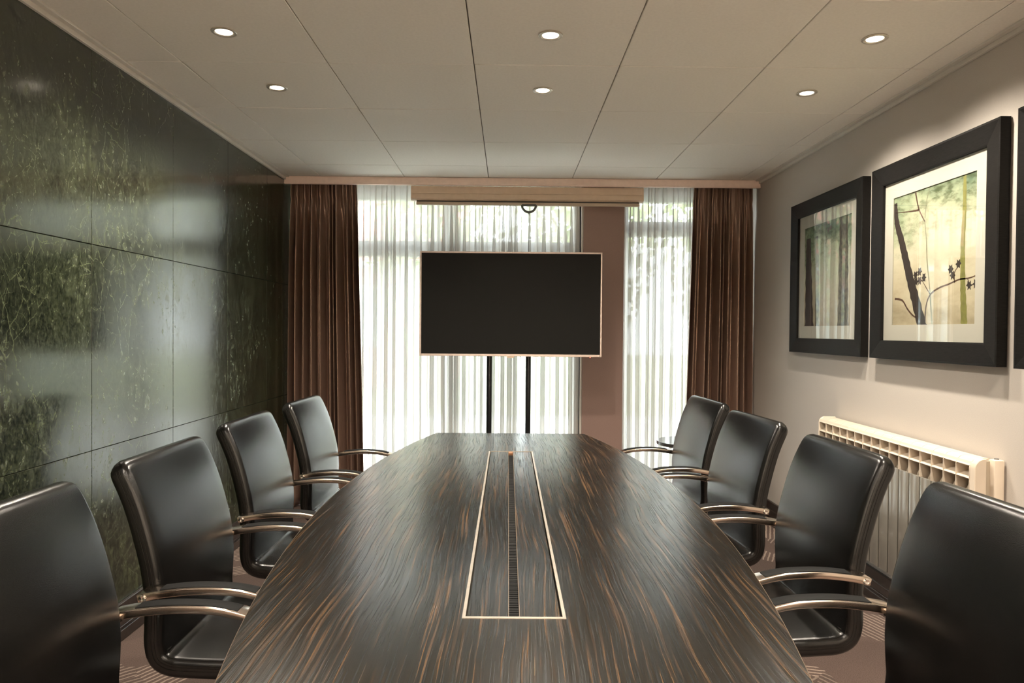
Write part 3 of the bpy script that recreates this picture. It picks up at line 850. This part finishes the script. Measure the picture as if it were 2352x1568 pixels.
bm = bmesh.new(); add_lathe(bm, [(0.008, 0.0), (0.008, 0.003), (0.006, 0.004)], 14, center=(0.086, RY0-0.02, 0.846)); finish('control_button', bm, 'grey_plastic', cb)
bm = bmesh.new(); add_prism(bm, end_poly()[:-2] + [(0.09, 0.846), (0.09, zb)], 'Y', RY0+NSEC*PW+0.001, RY0+NSEC*PW+0.013); bmesh.ops.bevel(bm, geom=bm.edges[:], offset=0.002, segments=1, affect='EDGES'); finish('end_cover', bm, 'radiator_cream', rd, smooth=True, angle=30)
boxes('wall_bracket', 'radiator_inner_shade', rd, [(0.088, XR-RX-0.001, RY0+f, RY0+f+0.03, 0.72, 0.78) for f in (0.2, 1.0)] + [(0.088, XR-RX-0.001, RY0+f, RY0+f+0.03, 0.30, 0.36) for f in (0.2, 1.0)])

# ------------------------------------------------------------------ framed pictures
PZ = 1.632
def picture(yc, label, art, strokes, art_sz=(0.585, 0.585)):
    """local: origin at picture centre on the wall; faces -X; local y along the wall."""
    r = thing('framed_picture', label, 'picture', (XR, yc, PZ), group='framed pictures on the right wall')
    O, I, D = 0.450, 0.364, 0.042
    # four mitred frame rails with a slight inward slope
    def rail(k):
        bm = bmesh.new()
        ang = k*PI/2
        def P(y, z, x):
            c, s_ = math.cos(ang), math.sin(ang)
            return bm.verts.new((x, y*c - z*s_, y*s_ + z*c))
        prof = [(O, -0.004), (O, -D), (O-0.008, -D-0.001), (I+0.006, -D+0.008), (I, -D+0.010), (I, -0.004)]
        A = [P(-q, q, x) for q, x in prof]; B = [P(q, q, x) for q, x in prof]
        n = len(prof)
        bm.faces.new(A); bm.faces.new(list(reversed(B)))
        for i in range(n): bm.faces.new((A[i], B[i], B[(i+1) % n], A[(i+1) % n]))
        return finish('frame_rail', bm, 'picture_frame_wood', r)
    for k in range(4): rail(k)
    box('backing_board', 'black_plastic', r, -0.010, -0.004, -O+0.01, O-0.01, -O+0.01, O-0.01)
    # mat with a window (bevelled opening)
    a, b2 = art_sz[0]/2, art_sz[1]/2
    E = I+0.004
    boxes('mat_board', 'picture_mat', r, [(-0.020, -0.0165, -E, -a, -E, E), (-0.020, -0.0165, a, E, -E, E), (-0.020, -0.0165, -a, a, b2, E), (-0.020, -0.0165, -a, a, -E, -b2)])
    pr = box('print', art, r, -0.0160, -0.0105, -a-0.01, a+0.01, -b2-0.01, b2+0.01)
    for nm, mt, lines in strokes:
        bm = bmesh.new()
        for pts, wd in lines:
            pts = [(p[0]-yc, p[1]+CAM_H-PZ) for p in pts]
            if len(pts) == 1:       # seed head: a small jagged blot
                cy, cz = pts[0]; rr = random.Random(int(cy*9999)+int(cz*9999))
                q = []
                for k in range(12):
                    rad = wd*(1.0 if k % 2 == 0 else rr.uniform(0.45, 0.7))
                    q.append((cy + rad*math.cos(k*PI/6), cz + rad*1.1*math.sin(k*PI/6)))
                add_prism(bm, q, 'X', -0.0166, -0.0158)
                continue
            fine = catmull(pts, 6)
            L, R = [], []
            for i, p in enumerate(fine):
                d = Vector((fine[min(i+1, len(fine)-1)][0]-fine[max(i-1, 0)][0], fine[min(i+1, len(fine)-1)][1]-fine[max(i-1, 0)][1])).normalized()
                f = i/(len(fine)-1)
                wv = (wd[0]*(1-f)+wd[1]*f)/2
                wv *= 1 + 0.10*math.sin(i*2.3)
                cl = lambda v, m: max(-m, min(m, v))
                L.append((cl(p[0]-d.y*wv, a), cl(p[1]+d.x*wv, b2))); R.append((cl(p[0]+d.y*wv, a), cl(p[1]-d.x*wv, b2)))
            for i in range(len(fine)-1):
                q = [L[i], L[i+1], R[i+1], R[i]]
                vs = [bm.verts.new((-0.0163, u, v)) for u, v in q]
                bm.faces.new(vs)
        finish(nm, bm, mt, pr)
    box('glass', 'picture_glass', r, -0.0245, -0.0225, -E, E, -E, E)
    return r

branches = [
    ('painted_trunk', 'ink_dark', [([(3.283, 0.600), (3.268, 0.51), (3.23, 0.428), (3.192, 0.338), (3.151, 0.24), (3.102, 0.135), (3.050, 0.02)], (0.030, 0.066))]),
    ('painted_twigs', 'ink_brown', [
        ([(3.121, 0.622), (3.094, 0.544), (3.048, 0.482)], (0.010, 0.006)), ([(3.278, 0.556), (3.156, 0.543), (3.094, 0.539)], (0.002, 0.010)),
        ([(3.035, 0.03), (3.029, 0.114), (3.0, 0.165), (2.941, 0.19), (2.87, 0.203), (2.809, 0.216), (2.743, 0.218), (2.69, 0.228)], (0.009, 0.005)),
        ([(3.0, 0.167), (3.032, 0.2), (3.061, 0.231)], (0.006, 0.003)), ([(3.275, 0.16), (3.212, 0.15), (3.168, 0.109), (3.125, 0.08), (3.092, 0.07)], (0.010, 0.007)),
        ([(2.837, 0.205), (2.837, 0.247), (2.81, 0.27)], (0.006, 0.003)), ([(2.755, 0.215), (2.748, 0.20), (2.735, 0.19), (2.71, 0.195)], (0.005, 0.003))]),
    ('painted_seed_heads', 'ink_dark', [([p], 0.019) for p in [(3.11, 0.256), (3.08, 0.269), (3.047, 0.242), (3.105, 0.228), (3.079, 0.23), (2.863, 0.262), (2.814, 0.279), (2.851, 0.236), (2.746, 0.189), (2.708, 0.193)]]),
    ('painted_pole', 'ink_olive', [([(2.784, 0.64), (2.782, 0.495), (2.789, 0.351), (2.785, 0.206), (2.779, 0.123), (2.772, 0.02)], (0.018, 0.040))]),
    ('painted_stems', 'ink_grey', [([(3.048, 0.482), (3.034, 0.403), (3.026, 0.312), (3.009, 0.221), (3.0, 0.165), (2.981, 0.02)], (0.005, 0.009)), ([(3.003, 0.635), (3.032, 0.582), (3.047, 0.495)], (0.004, 0.005))]),
]
trunks = [
    ('painted_undergrowth', 'ink_dark', [([(4.229, 0.56), (4.225, 0.40), (4.215, 0.2), (4.205, 0.02)], (0.055, 0.12))]),
    ('painted_trunk', 'ink_bark', [([(3.790, 0.64), (3.785, 0.455), (3.782, 0.204), (3.782, 0.02)], (0.085, 0.125)), ([(4.117, 0.56), (4.103, 0.329), (4.1, 0.02)], (0.035, 0.05))]),
    ('painted_twigs', 'ink_brown', [([(4.0, 0.64), (4.005, 0.57), (3.98, 0.52)], (0.006, 0.004)), ([(4.0, 0.50), (3.97, 0.57), (3.93, 0.60)], (0.005, 0.003)), ([(3.94, 0.585)], 0.016), ([(3.97, 0.575)], 0.014)]),
]
shift = lambda st, dy: [(n, m, [([(p[0]+dy, p[1]) for p in pts], wd) for pts, wd in L]) for n, m, L in st]
picture(3.985, 'dark framed print of pale tree trunks, farthest along the right wall', 'print_trunks', trunks)
picture(2.998, 'dark framed print of branches with seed heads, middle of the right wall', 'print_branches', branches)
picture(2.011, 'dark framed picture at the right edge of the photo, nearest the camera', 'print_branches', shift(branches[:2], 2.011-2.998))

# ------------------------------------------------------------------ downlights
def downlight(x, y, label, src=[None], group=None, power=1.0):
    if src[0] is None:
        r = thing('ceiling_downlight', label, 'downlight')
        bm = bmesh.new(); add_lathe(bm, [(0.0455, 0.0), (0.0455, -0.0025), (0.042, -0.0045), (0.034, -0.0035), (0.031, -0.0005), (0.031, 0.0)], 40); finish('trim_ring', bm, 'lamp_ring', r, smooth=True, angle=40)
        bm = bmesh.new(); add_lathe(bm, [(0.030, 0.0), (0.030, -0.001), (0.018, -0.0022), (0.001, -0.0025)], 32); finish('lamp_lens', bm, 'lamp_glow', r, smooth=True, angle=60)
        ld = bpy.data.lights.new('lamp_beam', 'SPOT')
        ld.energy = LAMP_W; ld.color = LAMP_COL; ld.spot_size = math.radians(146); ld.spot_blend = 1.0; ld.shadow_soft_size = 0.03; ld.specular_factor = 0.2
        lo = bpy.data.objects.new('lamp_beam', ld); COL.objects.link(lo); lo.parent = r; lo.location = (0, 0, -0.036)
        src[0] = r
    else:
        r = copy_tree(src[0])
    r.location = (x, y, ZC - 0.001)
    if power != 1.0:
        for ch in r.children:
            if ch.type == 'LIGHT': ch.data = ch.data.copy(); ch.data.energy = LAMP_W*power
    tag(r, label, 'downlight', group)
    return r
GL = 'recessed downlights in the ceiling'
LXS = [(-1.055, 'nearest the marble wall'), (0.147, 'in the middle over the table'), (1.347, 'nearest the grey right wall')]
for y, row in ((2.6375, 'near'), (3.2375, 'far')):
    for x, wh in LXS:
        downlight(x, y, 'lit round ceiling downlight in the %s row, %s' % (row, wh), group=GL)
for y in (1.4375, 0.2375, -0.9625):  # unseen lamps added for light; the strong rear row bounces off the near wall
    for x, wh in LXS:
        if y > 1 and x < 1: continue
        downlight(x, y, 'unseen round ceiling downlight, added overhead for light on the room', group='added unseen downlights above and behind the camera', power=1.0 if y > 0 else 3.6)

# ------------------------------------------------------------------ outside
struct(box('ground_outside', 'paving', None, -14, 14, YB+0.1, 11.0, -0.12, -0.02))
struct(box('lawn_outside', 'lawn', None, -20, 20, 11.0, 40, -0.12, -0.03))
hs = thing('brick_house', 'low brick house with red tiled roof seen through the sheer curtain', 'house', (-4.4, 16.0, 0))
HW = 3.0
box('wall', 'house_brick', hs, -HW, HW, 0, 5, -0.03, 2.75)
bm = bmesh.new(); add_prism(bm, [(-0.5, 2.7), (2.5, 5.2), (5.5, 2.7), (5.5, 2.85), (2.5, 5.36), (-0.5, 2.85)], 'X', -HW-0.3, HW+0.3); rf = finish('roof', bm, 'house_tile', hs)
for k in range(12):
    t0 = k/12; bm = bmesh.new(); y = -0.5+3.0*t0; z = 2.86+2.51*t0
    add_box(bm, -HW-0.3, HW+0.3, y, y+0.06, z+0.0, z+0.05); finish('tile_course', bm, 'house_tile', rf)
box('gutter', 'house_white', hs, -HW-0.3, HW+0.3, -0.58, -0.48, 2.66, 2.78)
for wx in (-1.7, 0.9):
    wf = boxes('window', 'house_white', hs, [(wx-0.65, wx+0.65, -0.05, 0.02, 0.9, 0.98), (wx-0.65, wx+0.65, -0.05, 0.02, 2.22, 2.3), (wx-0.65, wx-0.57, -0.05, 0.02, 0.9, 2.3), (wx+0.57, wx+0.65, -0.05, 0.02, 0.9, 2.3), (wx-0.03, wx+0.03, -0.05, 0.02, 0.9, 2.3), (wx-0.6, wx+0.6, -0.05, 0.02, 1.55, 1.6)])
    box('pane', 'house_glass', wf, wx-0.57, wx+0.57, -0.02, -0.005, 0.98, 2.22)

def tree(x, y, h, rad, label, seed, n=1500):
    rnd = random.Random(seed)
    r = thing('leafy_tree', label, 'tree', (x, y, -0.03), group='trees outside the windows')
    bm = bmesh.new(); add_tube(bm, [(0, 0, 0), (0.05, 0, h*0.35), (-0.05, 0.05, h*0.8)], [0.12, 0.09, 0.03], 8)
    for k in range(6):
        a = rnd.uniform(0, 6.28); z = h*rnd.uniform(0.3, 0.6)
        add_tube(bm, [(0, 0, z), (rad*0.5*math.cos(a), rad*0.5*math.sin(a), z+h*0.12), (rad*0.8*math.cos(a), rad*0.8*math.sin(a), z+h*0.25)], [0.05, 0.03, 0.01], 6)
    finish('trunk', bm, 'bark', r)
    vs, fs = [], []
    for k in range(n):
        while True:
            p = Vector((rnd.uniform(-1, 1), rnd.uniform(-1, 1), rnd.uniform(-1, 1)))
            if 0.3 < p.length < 1: break
        p = Vector((p.x*rad, p.y*rad, h*0.62 + p.z*h*0.42))
        n1 = Vector((rnd.gauss(0, 1), rnd.gauss(0, 1), rnd.gauss(0, 1))).normalized(); t1 = n1.orthogonal().normalized(); t2 = n1.cross(t1)
        s_ = rnd.uniform(0.07, 0.15); b0 = len(vs)
        vs += [p+t1*s_, p+t2*s_*0.55, p-t1*s_, p-t2*s_*0.55]; fs.append((b0, b0+1, b0+2, b0+3))
    me = bpy.data.meshes.new('foliage'); me.from_pydata([tuple(v) for v in vs], [], fs); me.materials.append(MATS['leaf'])
    o = bpy.data.objects.new('foliage', me); COL.objects.link(o); o.parent = r; o['kind'] = 'stuff'
tree(-1.3, 12.5, 4.6, 1.25, 'leafy green tree outside, behind the top left of the television', 1)
tree(1.35, 12.5, 5.0, 1.3, 'leafy green tree outside, behind the right half of the television', 2)
tree(4.1, 12.5, 4.8, 1.35, 'leafy green tree outside, behind the narrow sheer curtain', 3)
# spiky plant by the terrace door
pl = thing('spiky_plant', 'spiky yellow green plant outside, just left of the television', 'plant', (-1.0, 7.6, -0.02))
rnd = random.Random(5)
for k in range(18):
    a = 2*PI*k/18 + rnd.uniform(-.2, .2); L = rnd.uniform(0.5, 0.9); lean = rnd.uniform(0.25, 0.8)
    d = Vector((math.cos(a), math.sin(a), 0)); sd = Vector((-d.y, d.x, 0))
    bm = bmesh.new(); prev = None
    for i in range(5):
        f = i/4; p = d*(L*lean*f) + Vector((0, 0, 0.75 + L*f*(1-0.35*lean*f))); wv = 0.022*(1-f)+0.002
        cur = (bm.verts.new(p+sd*wv), bm.verts.new(p-Vector((0, 0, wv*0.3))), bm.verts.new(p-sd*wv))
        if prev:
            bm.faces.new((prev[0], cur[0], cur[1], prev[1])); bm.faces.new((prev[1], cur[1], cur[2], prev[2]))
        prev = cur
    finish('leaf', bm, 'spike_leaf', pl)
bm = bmesh.new(); add_tube(bm, [(0, 0, 0), (0.02, 0, 0.4), (0, 0, 0.78)], [0.07, 0.055, 0.05], 10); finish('stem', bm, 'bark', pl)
